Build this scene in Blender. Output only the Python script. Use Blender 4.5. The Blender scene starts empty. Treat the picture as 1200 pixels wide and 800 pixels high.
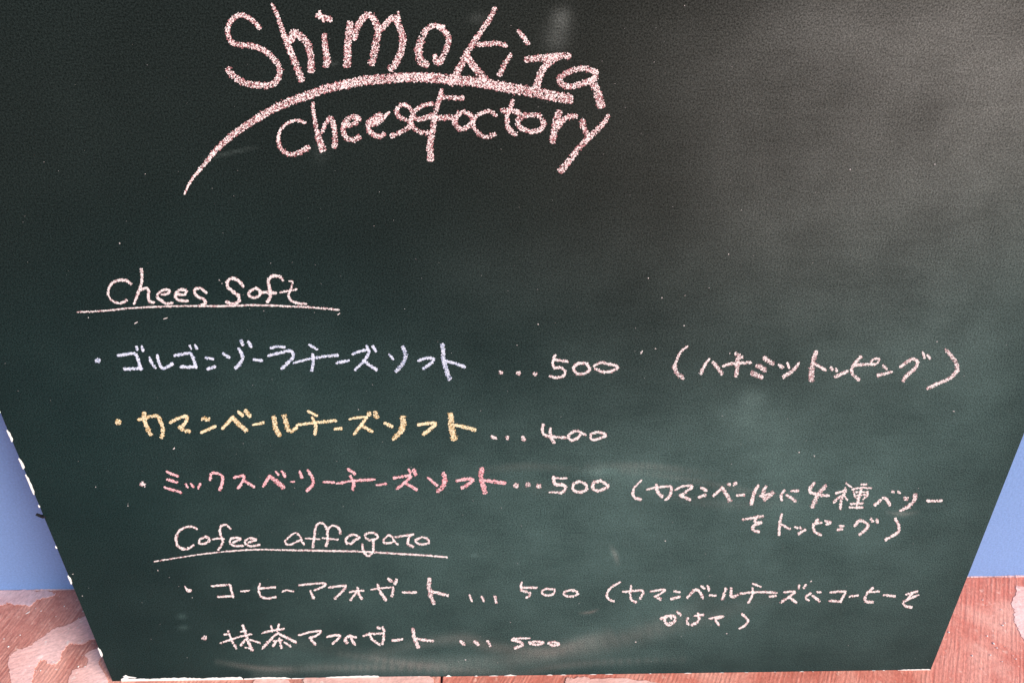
import bpy, bmesh, math, random
import numpy as np
from mathutils import Vector, Matrix
R = math.radians
rng = np.random.default_rng(7)
random.seed(7)
scene = bpy.context.scene

# ------------------------------------------------------------------ camera
F_PX, CX, CY = 870.0, 600.0, 400.0            # focal length and centre of the 1200 px wide photograph
LEAN, PITCH, ROLL, CAM_H = R(8.0), R(37.0), R(0.8), 0.783
FWD = Vector((0, math.cos(PITCH), -math.sin(PITCH)))
R0 = Vector((1, 0, 0)); U0 = Vector((0, math.sin(PITCH), math.cos(PITCH)))
RT = math.cos(ROLL) * R0 - math.sin(ROLL) * U0
UP = math.cos(ROLL) * U0 + math.sin(ROLL) * R0
WALL_D = 0.548                                 # camera to wall
CAM = Vector((0, -WALL_D, CAM_H))
BASE_Y = -WALL_D + 0.4305                      # front foot of the board
cd = bpy.data.cameras.new('camera'); cam = bpy.data.objects.new('camera', cd)
scene.collection.objects.link(cam); scene.camera = cam
cd.sensor_width = 36; cd.lens = F_PX / 1200 * 36; cd.clip_start = 0.02; cd.clip_end = 500
cam.matrix_world = Matrix(((RT.x, UP.x, -FWD.x, CAM.x), (RT.y, UP.y, -FWD.y, CAM.y),
                           (RT.z, UP.z, -FWD.z, CAM.z), (0, 0, 0, 1)))
# ------------------------------------------------------------------ light
SUN_EL, SUN_AZ = R(30), R(58)                  # azimuth: from straight out of the wall (-Y) towards the right (+X)
w = bpy.data.worlds.new('World'); scene.world = w; w.use_nodes = True
nt = w.node_tree; bg = nt.nodes['Background']
sky = nt.nodes.new('ShaderNodeTexSky'); sky.sky_type = 'NISHITA'; sky.sun_disc = False
sun_dir = Vector((math.sin(SUN_AZ) * math.cos(SUN_EL), -math.cos(SUN_AZ) * math.cos(SUN_EL), math.sin(SUN_EL)))
sky.sun_elevation = SUN_EL
sky.sun_rotation = math.atan2(sun_dir.x, sun_dir.y)
sky.air_density = 1.0; sky.dust_density = 1.2
nt.links.new(sky.outputs[0], bg.inputs[0]); bg.inputs[1].default_value = 0.055
sd = bpy.data.lights.new('sun', 'SUN'); so = bpy.data.objects.new('sun', sd); scene.collection.objects.link(so)
sd.energy = 2.0; sd.angle = R(32); sd.color = (1.0, 0.92, 0.85)
so.rotation_euler = sun_dir.to_track_quat('Z', 'Y').to_euler()
vs = scene.view_settings
vs.view_transform = 'Standard'; vs.look = 'None'; vs.gamma = 1; vs.use_curve_mapping = False
vs.exposure = 1.5
scene.render.resolution_x = 1024; scene.render.resolution_y = 682

# ------------------------------------------------------------------ photo pixel -> real place
def ray(px, py):
    return FWD + RT * ((px - CX) / F_PX) - UP * ((py - CY) / F_PX)
def on_ground(px, py, z=0.0):
    d = ray(px, py); t = (z - CAM.z) / d.z
    return CAM + d * t
def on_wall(px, py):
    d = ray(px, py); t = -CAM.y / d.y
    return CAM + d * t
# board frame: origin at the front foot, u = +X, v = up the face, n = out of the face
BO = Vector((0, BASE_Y, 0.0)); BV = Vector((0, math.sin(LEAN), math.cos(LEAN))); BN = Vector((0, -math.cos(LEAN), math.sin(LEAN)))
def on_board(px, py):
    d = ray(px, py); t = (BO - CAM).dot(BN) / d.dot(BN)
    p = CAM + d * t - BO
    return p.x, p.dot(BV)
def on_board_np(P):
    """N x 2 pixels -> N x 2 board coordinates"""
    f, r, u = np.array(FWD), np.array(RT), np.array(UP)
    d = f[None] + np.outer((P[:, 0] - CX) / F_PX, r) - np.outer((P[:, 1] - CY) / F_PX, u)
    t = (BO - CAM).dot(BN) / (d @ np.array(BN))
    p = np.array(CAM)[None] + d * t[:, None] - np.array(BO)[None]
    return np.stack([p[:, 0], p @ np.array(BV)], 1), t
def board_px(u, v):
    """board coordinates (arrays) -> photo pixels, for laying out the wiped chalk and painted sheen"""
    P = np.array(BO)[None] + np.outer(u, (1, 0, 0)) + np.outer(v, np.array(BV)) - np.array(CAM)[None]
    z = P @ np.array(FWD)
    return CX + F_PX * (P @ np.array(RT)) / z, CY - F_PX * (P @ np.array(UP)) / z
BOARD_M = Matrix(((1, 0, 0, BO.x), (0, BV.y, BN.y, BO.y), (0, BV.z, BN.z, BO.z), (0, 0, 0, 1)))

# ------------------------------------------------------------------ helpers
def link(name, me, mats=(), parent=None):
    o = bpy.data.objects.new(name, me); scene.collection.objects.link(o)
    for m in mats: me.materials.append(m)
    if parent: o.parent = parent
    return o
def mesh(name, verts, faces):
    me = bpy.data.meshes.new(name); me.from_pydata(verts, [], faces); me.update(); return me
def mat(name, rough=0.8, spec=0.3):
    m = bpy.data.materials.new(name); m.use_nodes = True
    b = m.node_tree.nodes['Principled BSDF']; b.inputs['Roughness'].default_value = rough
    b.inputs['Specular IOR Level'].default_value = spec
    return m, m.node_tree, b
def N(nt, t, **k):
    n = nt.nodes.new(t)
    for a, v in k.items(): setattr(n, a, v)
    return n
def noise(nt, vec, scale, detail=4, rough=0.55, dist=0.0):
    n = N(nt, 'ShaderNodeTexNoise'); n.inputs['Scale'].default_value = scale
    n.inputs['Detail'].default_value = detail; n.inputs['Roughness'].default_value = rough
    n.inputs['Distortion'].default_value = dist
    nt.links.new(vec, n.inputs['Vector']); return n.outputs[0]
def ramp(nt, fac, stops):
    n = N(nt, 'ShaderNodeValToRGB'); e = n.color_ramp.elements
    while len(e) < len(stops): e.new(0.5)
    for i, (p, c) in enumerate(stops):
        e[i].position = p; e[i].color = (*c, 1) if len(c) == 3 else c
    nt.links.new(fac, n.inputs[0]); return n.outputs[0]
def mix(nt, fac, a, b, mode='MIX'):
    n = N(nt, 'ShaderNodeMix', data_type='RGBA', blend_type=mode)
    for i, v in ((0, fac), (6, a), (7, b)):
        if hasattr(v, 'links') or hasattr(v, 'is_linked'): nt.links.new(v, n.inputs[i])
        elif i == 0: n.inputs[i].default_value = v
        else: n.inputs[i].default_value = (*v, 1)
    return n.outputs[2]
def math_(nt, op, a, b=0.0):
    n = N(nt, 'ShaderNodeMath', operation=op)
    for i, v in ((0, a), (1, b)):
        if hasattr(v, 'is_linked'): nt.links.new(v, n.inputs[i])
        else: n.inputs[i].default_value = v
    return n.outputs[0]
def bump(nt, b, h, strength, dist):
    n = N(nt, 'ShaderNodeBump'); n.inputs['Strength'].default_value = strength; n.inputs['Distance'].default_value = dist
    nt.links.new(h, n.inputs['Height']); nt.links.new(n.outputs[0], b.inputs['Normal'])
def objco(nt): return N(nt, 'ShaderNodeTexCoord').outputs['Object']
def worldco(nt): return N(nt, 'ShaderNodeNewGeometry').outputs['Position']
def warp(nt, vec, rot=(0, 0, 0), sc=(1, 1, 1)):
    m = N(nt, 'ShaderNodeMapping'); m.inputs['Rotation'].default_value = rot; m.inputs['Scale'].default_value = sc
    nt.links.new(vec, m.inputs['Vector']); return m.outputs[0]

# ------------------------------------------------------------------ materials
def board_material():
    m, t, b = mat('board_green', 0.5, 0.3)
    co = objco(t)
    at = N(t, 'ShaderNodeAttribute', attribute_name='dust_sheen_film').outputs['Fac']
    sheen_smear = N(t, 'ShaderNodeAttribute', attribute_name='warm_sheen_smears').outputs['Fac']
    base = ramp(t, noise(t, co, 7, 4), [(0.3, (0.0022, 0.0130, 0.0140)), (0.7, (0.0034, 0.0170, 0.0175))])
    base = mix(t, sheen_smear, base, (0.0115, 0.0115, 0.0090))  # warm sheen painted into the upper board, plus the tint of real swipes
    # wiped chalk caught in the grain, with sheen painted into the same film
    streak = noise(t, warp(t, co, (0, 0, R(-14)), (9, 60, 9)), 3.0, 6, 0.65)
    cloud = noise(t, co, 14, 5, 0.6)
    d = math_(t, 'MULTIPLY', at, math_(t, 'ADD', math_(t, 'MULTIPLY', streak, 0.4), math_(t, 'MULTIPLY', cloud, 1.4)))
    dc = mix(t, sheen_smear, (0.32, 0.54, 0.51), (0.54, 0.54, 0.51))
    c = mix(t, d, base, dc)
    # the tooth of the board: fine dark pits and lighter grains
    tooth = noise(t, co, 830, 3, 0.8)
    fine = ramp(t, tooth, [(0.34, (0.35, 0.35, 0.35)), (0.50, (0.97, 0.97, 0.97)), (0.68, (1.75, 1.75, 1.75))])
    c = mix(t, 1.0, c, fine, 'MULTIPLY')
    t.links.new(c, b.inputs['Base Color'])
    t.links.new(ramp(t, tooth, [(0.38, (0.03,) * 3), (0.62, (0.15,) * 3)]), b.inputs['Specular IOR Level'])
    t.links.new(ramp(t, noise(t, co, 6, 3), [(0.3, (0.46,) * 3), (0.7, (0.54,) * 3)]), b.inputs['Roughness'])
    bump(t, b, noise(t, co, 830, 3, 0.7), 0.22, 0.0004)
    return m
M_BOARD = board_material()
def flat(name, c, rough=0.9, spec=0.15, var=0.12, sc=400):
    m, t, b = mat(name, rough, spec)
    co = worldco(t)
    c2 = tuple(x * (1 - var) for x in c)
    t.links.new(ramp(t, noise(t, co, sc, 3), [(0.35, c2), (0.65, c)]), b.inputs['Base Color'])
    return m
M_CORE = flat('bare_white_core', (0.86, 0.83, 0.80), sc=150)
M_BACK = flat('board_back', (0.30, 0.22, 0.15), sc=40)
CHALK = {  # bright grain, thin dust between the grains
    'title': (flat('chalk_rose_white', (0.90, 0.79, 0.78), var=.08), flat('chalk_rose_thin', (0.47, 0.21, 0.22), var=.35)),
    'white': (flat('chalk_white', (0.77, 0.70, 0.695), var=.12), flat('chalk_white_thin', (0.46, 0.30, 0.31), var=.3)),
    'lavender': (flat('chalk_lavender', (0.62, 0.67, 0.79), var=.08), flat('chalk_lavender_thin', (0.36, 0.42, 0.58), var=.3)),
    'yellow': (flat('chalk_yellow', (0.80, 0.70, 0.47), var=.08), flat('chalk_yellow_thin', (0.60, 0.43, 0.22), var=.3)),
    'pink': (flat('chalk_pink', (0.78, 0.49, 0.52), var=.10), flat('chalk_pink_thin', (0.60, 0.24, 0.27), var=.3)),
}
def wall_material():
    m, t, b = mat('blue_paint', 0.62, 0.3)
    co = worldco(t)
    c = ramp(t, noise(t, co, 5, 5), [(0.3, (0.180, 0.320, 0.63)), (0.7, (0.205, 0.350, 0.67))])
    c = mix(t, 0.5, c, ramp(t, noise(t, co, 420, 3, 0.7), [(0.3, (0.70,) * 3), (0.7, (1.25,) * 3)]), 'MULTIPLY')
    t.links.new(c, b.inputs['Base Color'])
    bump(t, b, noise(t, co, 260, 4), 0.35, 0.0008)
    return m
M_WALL = wall_material()
def stone_material(name, dark, mid, light, ang, per=190, hatch=0.7, speck=0.5):
    m, t, b = mat(name, 0.75, 0.3)
    co = worldco(t)
    cl = noise(t, co, 11, 6, 0.62, 0.6)
    c = ramp(t, cl, [(0.32, dark), (0.5, mid), (0.68, light)])
    # riven ridges running one way through the stone
    rv = warp(t, warp(t, co, (0, 0, ang)), (0, 0, 0), (1.0, 0.09, 1.0))
    r1 = ramp(t, noise(t, rv, per, 3, 0.6, 0.4), [(0.40, (0,) * 3), (0.60, (1,) * 3)])
    wv = N(t, 'ShaderNodeTexWave', wave_type='BANDS', bands_direction='X')
    wv.inputs['Scale'].default_value = per / 2.7; wv.inputs['Distortion'].default_value = 5.0
    wv.inputs['Detail'].default_value = 3; wv.inputs['Detail Scale'].default_value = 0.5
    t.links.new(rv, wv.inputs['Vector'])
    ridges = math_(t, 'ADD', math_(t, 'MULTIPLY', r1, 0.6), math_(t, 'MULTIPLY', wv.outputs['Fac'], 0.4))
    msk = ramp(t, noise(t, co, 26, 4, 0.65), [(0.36, (0.1,) * 3), (0.58, (1,) * 3)])
    rid = math_(t, 'MULTIPLY', ridges, msk)
    c = mix(t, math_(t, 'MULTIPLY', rid, hatch), c, light)
    fine = ramp(t, noise(t, warp(t, warp(t, co, (0, 0, ang)), (0, 0, 0), (1, .4, 1)), 520, 4, 0.75), [(0.3, (0.62,) * 3), (0.68, (1.3,) * 3)])
    c = mix(t, speck, c, fine, 'MULTIPLY')
    mott = ramp(t, noise(t, co, 120, 3, 0.6), [(0.62, (0,) * 3), (0.72, (1,) * 3)])
    c = mix(t, math_(t, 'MULTIPLY', mott, 0.45), c, tuple(min(.9, x * 1.5 + .05) for x in light))
    t.links.new(c, b.inputs['Base Color'])
    h = math_(t, 'ADD', math_(t, 'MULTIPLY', rid, 0.8), math_(t, 'MULTIPLY', noise(t, co, 160, 5, 0.7), 0.9))
    bump(t, b, h, 0.35 if hatch > .3 else 0.2, 0.0016)
    return m
M_STONE_L = stone_material('riven_brown_stone', (0.30, 0.100, 0.078), (0.47, 0.175, 0.135), (0.74, 0.36, 0.28), R(12), hatch=0.85, speck=0.8)
M_STONE_R = stone_material('riven_salmon_stone', (0.47, 0.125, 0.085), (0.58, 0.170, 0.122), (0.75, 0.36, 0.28), R(29), per=200, hatch=0.5, speck=0.75)
M_FLAKE = stone_material('pale_pink_stone_skin', (0.72, 0.38, 0.33), (0.80, 0.46, 0.40), (0.86, 0.55, 0.50), R(70), per=120, hatch=0.15, speck=0.7)
M_LILAC = stone_material('pale_lilac_stone_skin', (0.48, 0.28, 0.29), (0.62, 0.39, 0.39), (0.76, 0.54, 0.54), R(20), per=150, hatch=0.25, speck=0.7)
M_JOINT = flat('joint_mortar', (0.20, 0.12, 0.10), sc=90)
M_GRIT = flat('white_grit', (0.80, 0.74, 0.72))
M_DARK = flat('dark_splinter', (0.01, 0.01, 0.012))

# ------------------------------------------------------------------ the ground
def grid_slab(x0, x1, y0, y1, z, th, bev=0.0012):
    bm = bmesh.new()
    bmesh.ops.create_cube(bm, size=1)
    bmesh.ops.scale(bm, vec=(x1 - x0, y1 - y0, th), verts=bm.verts)
    bmesh.ops.translate(bm, vec=((x0 + x1) / 2, (y0 + y1) / 2, z - th / 2), verts=bm.verts)
    bmesh.ops.bevel(bm, geom=bm.edges[:], offset=bev, segments=2, affect='EDGES')
    me = bpy.data.meshes.new('slab'); bm.to_mesh(me); bm.free(); return me
pv = link('pavement', mesh('pavement', [(-150, -300, -.006), (150, -300, -.006), (150, .2, -.006), (-150, .2, -.006)], [(0, 1, 2, 3)]), [M_JOINT])
pv['kind'] = 'structure'
JX = on_ground(517, 797).x
SZ = 0.75
for j in range(4):
    for i in range(-3, 3):
        x0 = JX + i * SZ; y1 = 0.0 - j * SZ
        m = M_STONE_R if (i + j) % 2 == 0 else M_STONE_L
        if j == 0: m = M_STONE_L if i == -1 else M_STONE_R
        o = link('paving_slab', grid_slab(x0 + .0009, x0 + SZ - .0009, y1 - SZ + .0009, y1 - (.0005 if j == 0 else .0009), 0.0, .03), [m], pv)

def smooth_closed(P, n=6, jit=0.0):
    P = [Vector(p) for p in P]; out = []; L = len(P)
    for i in range(L):
        a, b, c, d = P[i - 1], P[i], P[(i + 1) % L], P[(i + 2) % L]
        for k in range(n):
            t = k / n
            q = .5 * ((2 * b) + (c - a) * t + (2 * a - 5 * b + 4 * c - d) * t * t + (3 * b - a - 3 * c + d) * t ** 3)
            out.append(q + Vector((random.gauss(0, jit), random.gauss(0, jit))))
    return out
def prism(name, pts2, z0, z1, m, parent, edge=0.0):
    """thin plate with its own thickness and a small slope at the broken rim"""
    bm = bmesh.new()
    top = [bm.verts.new((p[0], p[1], z1)) for p in pts2]
    f = bm.faces.new(top)
    if f.normal.z < 0: f.normal_flip()
    ex = bmesh.ops.extrude_face_region(bm, geom=[f])
    vs_ = [g for g in ex['geom'] if isinstance(g, bmesh.types.BMVert)]
    for v in vs_: v.co.z = z0
    bmesh.ops.recalc_face_normals(bm, faces=bm.faces)
    bmesh.ops.triangulate(bm, faces=[f_ for f_ in bm.faces if len(f_.verts) > 4])
    me = bpy.data.meshes.new(name); bm.to_mesh(me); bm.free()
    return link(name, me, [m], parent)
def flake(pix, ox, oy, s, m, h, jit=0.0006, z0=-.001):
    pts = [on_ground(ox + x / s, oy + y / s) for x, y in pix]
    return prism('stone_flake', smooth_closed([(p.x, p.y) for p in pts], 7, jit), z0, h, m, pv)
f1 = flake([(665, 280), (600, 310), (520, 350), (430, 375), (350, 430), (270, 480), (240, 510), (130, 550), (80, 590), (62, 650), (80, 740),
            (100, 820), (180, 900), (262, 880), (252, 790), (270, 700), (300, 640), (340, 622), (410, 655), (470, 620), (490, 560), (545, 490), (590, 497),
            (650, 495), (700, 465), (745, 455), (840, 430), (860, 300), (760, 250)], 0, 680, 6.667, M_FLAKE, .0006)
f2 = flake([(775, 535), (720, 545), (665, 580), (690, 615), (675, 670), (630, 682), (570, 700), (560, 728), (538, 765), (540, 830), (600, 870), (690, 885), (780, 880), (835, 840),
            (842, 780), (812, 715), (772, 650), (782, 612), (806, 588), (798, 552)], 0, 680, 6.667, M_FLAKE, .0007, .0002)
f3 = flake([(-200, 78), (0, 78), (200, 80), (400, 90), (420, 120), (300, 150), (240, 195), (170, 190), (120, 188), (60, 178), (0, 195), (-120, 190)], 0, 680, 6.667, M_LILAC, .0010)
f4 = flake([(760, 160), (690, 152), (692, 190), (663, 265), (680, 330), (678, 380), (700, 440), (743, 510), (820, 600), (1000, 520), (1050, 300), (900, 180)], 1070, 660, 5.714, M_FLAKE, .0004)
f5 = flake([(30, 145), (60, 150), (140, 138), (230, 150), (420, 150), (700, 190), (1000, 260), (700, 300), (200, 280), (60, 240), (20, 190)], 660, 770, 6, M_FLAKE, .0010)
f6 = flake([(0, 158), (120, 150), (230, 165), (240, 230), (180, 300), (60, 290), (-20, 220)], 300, 770, 6, M_FLAKE, .0010)
f7 = flake([(350, 140), (520, 146), (700, 120), (860, 110), (1100, 130), (1240, 140), (1200, 260), (800, 320), (420, 280), (345, 210)], 300, 770, 6, M_FLAKE, .0011)
for f, l in ((f1, 'pale pink lobed skin of stone with a rough rim'), (f3, 'pale lilac skin of stone along the foot of the wall')): f['label'] = l
# grit lying on the stone: grains nobody could count
def grit(name, pts, m, lo, hi, parent=None):
    V, Fc = [], []
    for (x, y, z) in pts:
        r = random.uniform(lo, hi); k = len(V); n = 6
        for i in range(n):
            a = i / n * 6.283 + random.uniform(-.3, .3)
            V.append((x + r * math.cos(a) * random.uniform(.7, 1.2), y + r * math.sin(a) * random.uniform(.7, 1.2), z))
        V.append((x, y, z + r * .8))
        for i in range(n): Fc.append((k + i, k + (i + 1) % n, k + n))
    return link(name, mesh(name, V, Fc), [m], parent)
pts = []
for i in range(46):
    q = on_ground(random.choice((random.uniform(0, 140), random.uniform(1070, 1200))), random.uniform(692, 805)); pts.append((q.x, q.y, .0005))
for px, py in ((57, 692), (60, 691.5), (54, 692), (33, 718), (34.5, 717), (31, 719), (24, 744), (70, 699), (42, 713), (1174, 775), (1165, 755), (1168, 759), (1187, 768), (1190, 772)):
    q = on_ground(px, py); pts.append((q.x, q.y, .0008))
g = grit('floor_grit', pts, M_GRIT, .0003, .0012); g['kind'] = 'stuff'; g['label'] = 'white grit scattered over the pink stone floor'; g['category'] = 'grit'

# ------------------------------------------------------------------ the wall
wl = link('painted_wall', mesh('wall', [(-4, 0, -.02), (4, 0, -.02), (4, .15, -.02), (-4, .15, -.02), (-4, 0, 3.0), (4, 0, 3.0), (4, .15, 3.0), (-4, .15, 3.0)],
     [(0, 1, 5, 4), (1, 2, 6, 5), (2, 3, 7, 6), (3, 0, 4, 7), (4, 5, 6, 7), (3, 2, 1, 0)]), [M_WALL])
wl['label'] = 'smooth blue painted wall standing behind the green chalkboard'; wl['category'] = 'wall'
# ragged bead of pale filler where the wall meets the stone
def bead(x0, x1, thick, seedv):
    random.seed(seedv); V, Fc = [], []; n = int((x1 - x0) / .0018)
    for i in range(n + 1):
        x = x0 + (x1 - x0) * i / n; r = thick * random.uniform(.55, 1.1) * (.55 + .45 * math.sin(x * 90) * math.sin(x * 37 + 1))
        V += [(x, -.0002, -.001), (x, -r, -.001), (x, -r * .9, r * .35), (x, -.0002, r * .9)]
        if i: k = 4 * i; Fc += [(k - 3, k + 1, k + 2, k - 2), (k - 2, k + 2, k + 3, k - 1)]
    return mesh('bead', V, Fc)
fb = link('filler_bead', bead(on_ground(1120, 675).x, .95, .0026, 3), [M_LILAC], wl)
fb2 = link('filler_bead', bead(-.95, on_ground(100, 690).x, .0016, 4), [M_LILAC], wl)
random.seed(11)

# ------------------------------------------------------------------ the chalkboard
root = bpy.data.objects.new('chalkboard', None); scene.collection.objects.link(root)
root.matrix_world = BOARD_M
root['label'] = 'dark green chalkboard with handwritten Japanese cheese soft serve menu, leaning on the blue wall'
root['category'] = 'chalkboard'
lp = [on_board(*p) for p in ((0, 485), (51, 606.5), (89, 698), (133, 797.6))]
rp = [on_board(*p) for p in ((1200, 507), (1136, 674), (1090.4, 785))]
UL = sum(p[0] for p in lp) / 4; UR = sum(p[0] for p in rp) / 3
VB = .5 * (on_board(133, 797.6)[1] + on_board(1090, 785)[1])
print('board left', lp, 'right', rp, UL, UR, VB)
VT = 0.845; TH = 0.012

def dust_sheen(px, py):
    """wiped chalk, plus sheen painted in as pale film: blobs and streaks laid where the photograph shows them"""
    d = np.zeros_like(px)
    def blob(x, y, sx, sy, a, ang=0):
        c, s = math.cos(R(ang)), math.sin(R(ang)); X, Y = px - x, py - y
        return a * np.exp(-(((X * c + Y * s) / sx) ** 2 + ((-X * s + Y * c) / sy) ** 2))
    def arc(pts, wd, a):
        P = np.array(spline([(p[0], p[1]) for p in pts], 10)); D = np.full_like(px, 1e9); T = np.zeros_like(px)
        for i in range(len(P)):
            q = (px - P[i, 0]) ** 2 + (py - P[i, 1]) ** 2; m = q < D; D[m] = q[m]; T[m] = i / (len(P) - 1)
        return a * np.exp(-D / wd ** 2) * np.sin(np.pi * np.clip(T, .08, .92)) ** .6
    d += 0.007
    for a in DUST_SHEEN_BLOBS: d += blob(*a)
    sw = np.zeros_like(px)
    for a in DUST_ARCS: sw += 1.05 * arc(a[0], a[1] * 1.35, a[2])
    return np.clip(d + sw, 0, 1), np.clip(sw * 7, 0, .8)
def spline(P, n=8):
    P = [np.array(p, float) for p in P]
    if len(P) == 1: return P
    Q = [2 * P[0] - P[1]] + P + [2 * P[-1] - P[-2]]; out = []
    for i in range(1, len(Q) - 2):
        a, b, c, d = Q[i - 1], Q[i], Q[i + 1], Q[i + 2]
        for k in range(n):
            t = k / n
            out.append(.5 * (2 * b + (c - a) * t + (2 * a - 5 * b + 4 * c - d) * t * t + (3 * b - a - 3 * c + d) * t ** 3))
    out.append(P[-1]); return out
DUST_SHEEN_BLOBS = [(800, 480, 200, 70, .035), (400, 470, 260, 90, .036), (1150, 440, 120, 90, .025), (250, 420, 160, 60, .008),(620, 690, 330, 120, .070), (1060, 620, 170, 200, .065), (760, 560, 250, 70, .045), (1080, 330, 260, 190, .078), (1240, 60, 260, 150, .15), (900, 170, 150, 170, .036),  # broad right-hand blobs paint the board's sheen; the others are wiped chalk
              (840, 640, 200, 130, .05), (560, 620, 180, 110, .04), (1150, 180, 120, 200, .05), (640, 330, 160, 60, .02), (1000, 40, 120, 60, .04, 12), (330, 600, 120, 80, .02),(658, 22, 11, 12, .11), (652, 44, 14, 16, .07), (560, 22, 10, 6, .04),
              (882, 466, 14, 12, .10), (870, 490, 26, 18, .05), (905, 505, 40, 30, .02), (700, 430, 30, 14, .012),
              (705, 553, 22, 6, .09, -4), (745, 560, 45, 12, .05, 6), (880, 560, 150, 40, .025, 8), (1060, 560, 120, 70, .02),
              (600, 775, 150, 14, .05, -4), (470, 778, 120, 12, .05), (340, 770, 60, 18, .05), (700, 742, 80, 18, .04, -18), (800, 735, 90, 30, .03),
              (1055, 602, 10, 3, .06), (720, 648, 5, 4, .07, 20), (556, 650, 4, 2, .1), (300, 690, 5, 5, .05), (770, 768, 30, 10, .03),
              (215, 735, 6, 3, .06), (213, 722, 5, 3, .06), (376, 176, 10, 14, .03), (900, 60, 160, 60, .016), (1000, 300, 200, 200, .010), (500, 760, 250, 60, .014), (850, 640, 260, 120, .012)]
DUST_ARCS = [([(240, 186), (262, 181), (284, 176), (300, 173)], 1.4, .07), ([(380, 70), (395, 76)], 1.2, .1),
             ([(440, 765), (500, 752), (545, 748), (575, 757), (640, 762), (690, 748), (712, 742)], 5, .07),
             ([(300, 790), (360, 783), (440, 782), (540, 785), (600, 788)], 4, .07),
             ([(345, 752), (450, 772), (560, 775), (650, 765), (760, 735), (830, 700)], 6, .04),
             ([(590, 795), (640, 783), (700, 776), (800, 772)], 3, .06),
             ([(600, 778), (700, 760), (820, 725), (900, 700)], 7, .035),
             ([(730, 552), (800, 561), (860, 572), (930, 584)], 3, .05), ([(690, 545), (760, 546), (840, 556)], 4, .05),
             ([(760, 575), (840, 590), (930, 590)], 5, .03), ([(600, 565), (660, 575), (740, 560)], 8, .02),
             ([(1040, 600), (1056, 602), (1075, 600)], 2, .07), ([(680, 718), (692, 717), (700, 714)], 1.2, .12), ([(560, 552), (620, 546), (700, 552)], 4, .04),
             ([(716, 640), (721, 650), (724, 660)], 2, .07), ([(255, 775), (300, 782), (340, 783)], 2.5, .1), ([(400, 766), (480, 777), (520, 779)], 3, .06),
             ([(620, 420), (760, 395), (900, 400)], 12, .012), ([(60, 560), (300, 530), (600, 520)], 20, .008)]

NU, NV = 460, 420
us = np.linspace(UL + .0006, UR - .0006, NU); vsn = np.linspace(VB + .0006, VT - .0006, NV)
UU, VV = np.meshgrid(us, vsn)
verts = np.stack([UU.ravel(), VV.ravel(), np.zeros(NU * NV)], 1)
ii = np.arange((NU - 1) * (NV - 1)); r_, c_ = ii // (NU - 1), ii % (NU - 1); k0 = r_ * NU + c_
faces = np.stack([k0, k0 + 1, k0 + NU + 1, k0 + NU], 1)
me = bpy.data.meshes.new('writing_surface')
rim = []   # rounded rim and back as extra vertices
vl = verts.tolist(); fl = faces.tolist()
per = [c for c in range(NU)] + [r * NU + NU - 1 for r in range(1, NV)] + [(NV - 1) * NU + c for c in range(NU - 2, -1, -1)] + [r * NU for r in range(NV - 2, 0, -1)]
cu, cv = (UL + UR) / 2, (VB + VT) / 2
prev = per
for off, dep in ((.0004, -.0003), (.0006, -.0008), (.0006, -TH)):
    cur = []
    for k in per:
        u, v = verts[k, 0], verts[k, 1]
        du = off if abs(u - us[-1]) < 1e-9 else (-off if abs(u - us[0]) < 1e-9 else 0)
        dv = off if abs(v - vsn[-1]) < 1e-9 else (-off if abs(v - vsn[0]) < 1e-9 else 0)
        cur.append(len(vl)); vl.append((u + du, v + dv, dep))
    L = len(per)
    for i in range(L): fl.append((prev[i], cur[i], cur[(i + 1) % L], prev[(i + 1) % L]))
    prev = cur
fl.append(tuple(reversed(prev)))
me.from_pydata(vl, [], fl); me.update()
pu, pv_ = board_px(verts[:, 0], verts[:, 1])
dv = np.zeros(len(vl)); dv[:NU * NV], swipes = dust_sheen(pu, pv_)
at = me.attributes.new('dust_sheen_film', 'FLOAT', 'POINT'); at.data.foreach_set('value', dv.astype(np.float32))
ol = np.zeros(len(vl)); ol[:NU * NV] = 1 / (1 + np.exp((pv_ + 40 * np.sin(pu / 170) - 330) / 75)) * (0.55 + 0.45 / (1 + np.exp((620 - pu) / 160)))  # warm reflection painted as a tint towards the top, stronger on the right
ol[:NU * NV] = np.maximum(ol[:NU * NV], swipes)
a2 = me.attributes.new('warm_sheen_smears', 'FLOAT', 'POINT'); a2.data.foreach_set('value', ol.astype(np.float32))
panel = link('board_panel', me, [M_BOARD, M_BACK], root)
me.polygons[len(me.polygons) - 1].material_index = 1

# bare white core where the green skin has broken away along the edges
def chip(pix, h=.0003, label=None):
    P = [on_board(*p) for p in pix]
    o = prism('bare_edge_patch', [(u + random.gauss(0, .0001), v + random.gauss(0, .0001)) for u, v in P], -.0012, h, M_CORE, root)
    return o
def left_chip(y0, y1, w=2.6):
    def ex(y): return px_left(y)
    ys = np.linspace(y0, y1, 7)
    out = [(ex(y) - .6, y) for y in ys] + [(ex(y) + w * random.uniform(.55, 1.0) * (1 if 0 < i < 6 else .2), y + .4) for i, y in reversed(list(enumerate(ys)))]
    return chip(out, .0004)
def px_left(y):
    lo, hi = VB - .1, VT
    for _ in range(40):
        mv = (lo + hi) / 2; x, yy = board_px(np.array([UL]), np.array([mv]))
        if yy[0] > y: lo = mv
        else: hi = mv
    return x[0]
for a, b, ww in ((504, 517, 2.7), (537, 549, 2.5), (556, 579, 2.6), (591.5, 594, 1.6), (674, 683.5, 2.6), (759, 768.5, 2.5), (640, 642, 1.2), (481, 483, 1.2)):
    left_chip(a, b, ww)
def bottom_y(x): 
    return 797.8 + (x - 133) * (785.2 - 797.8) / (1090.4 - 133)
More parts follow.
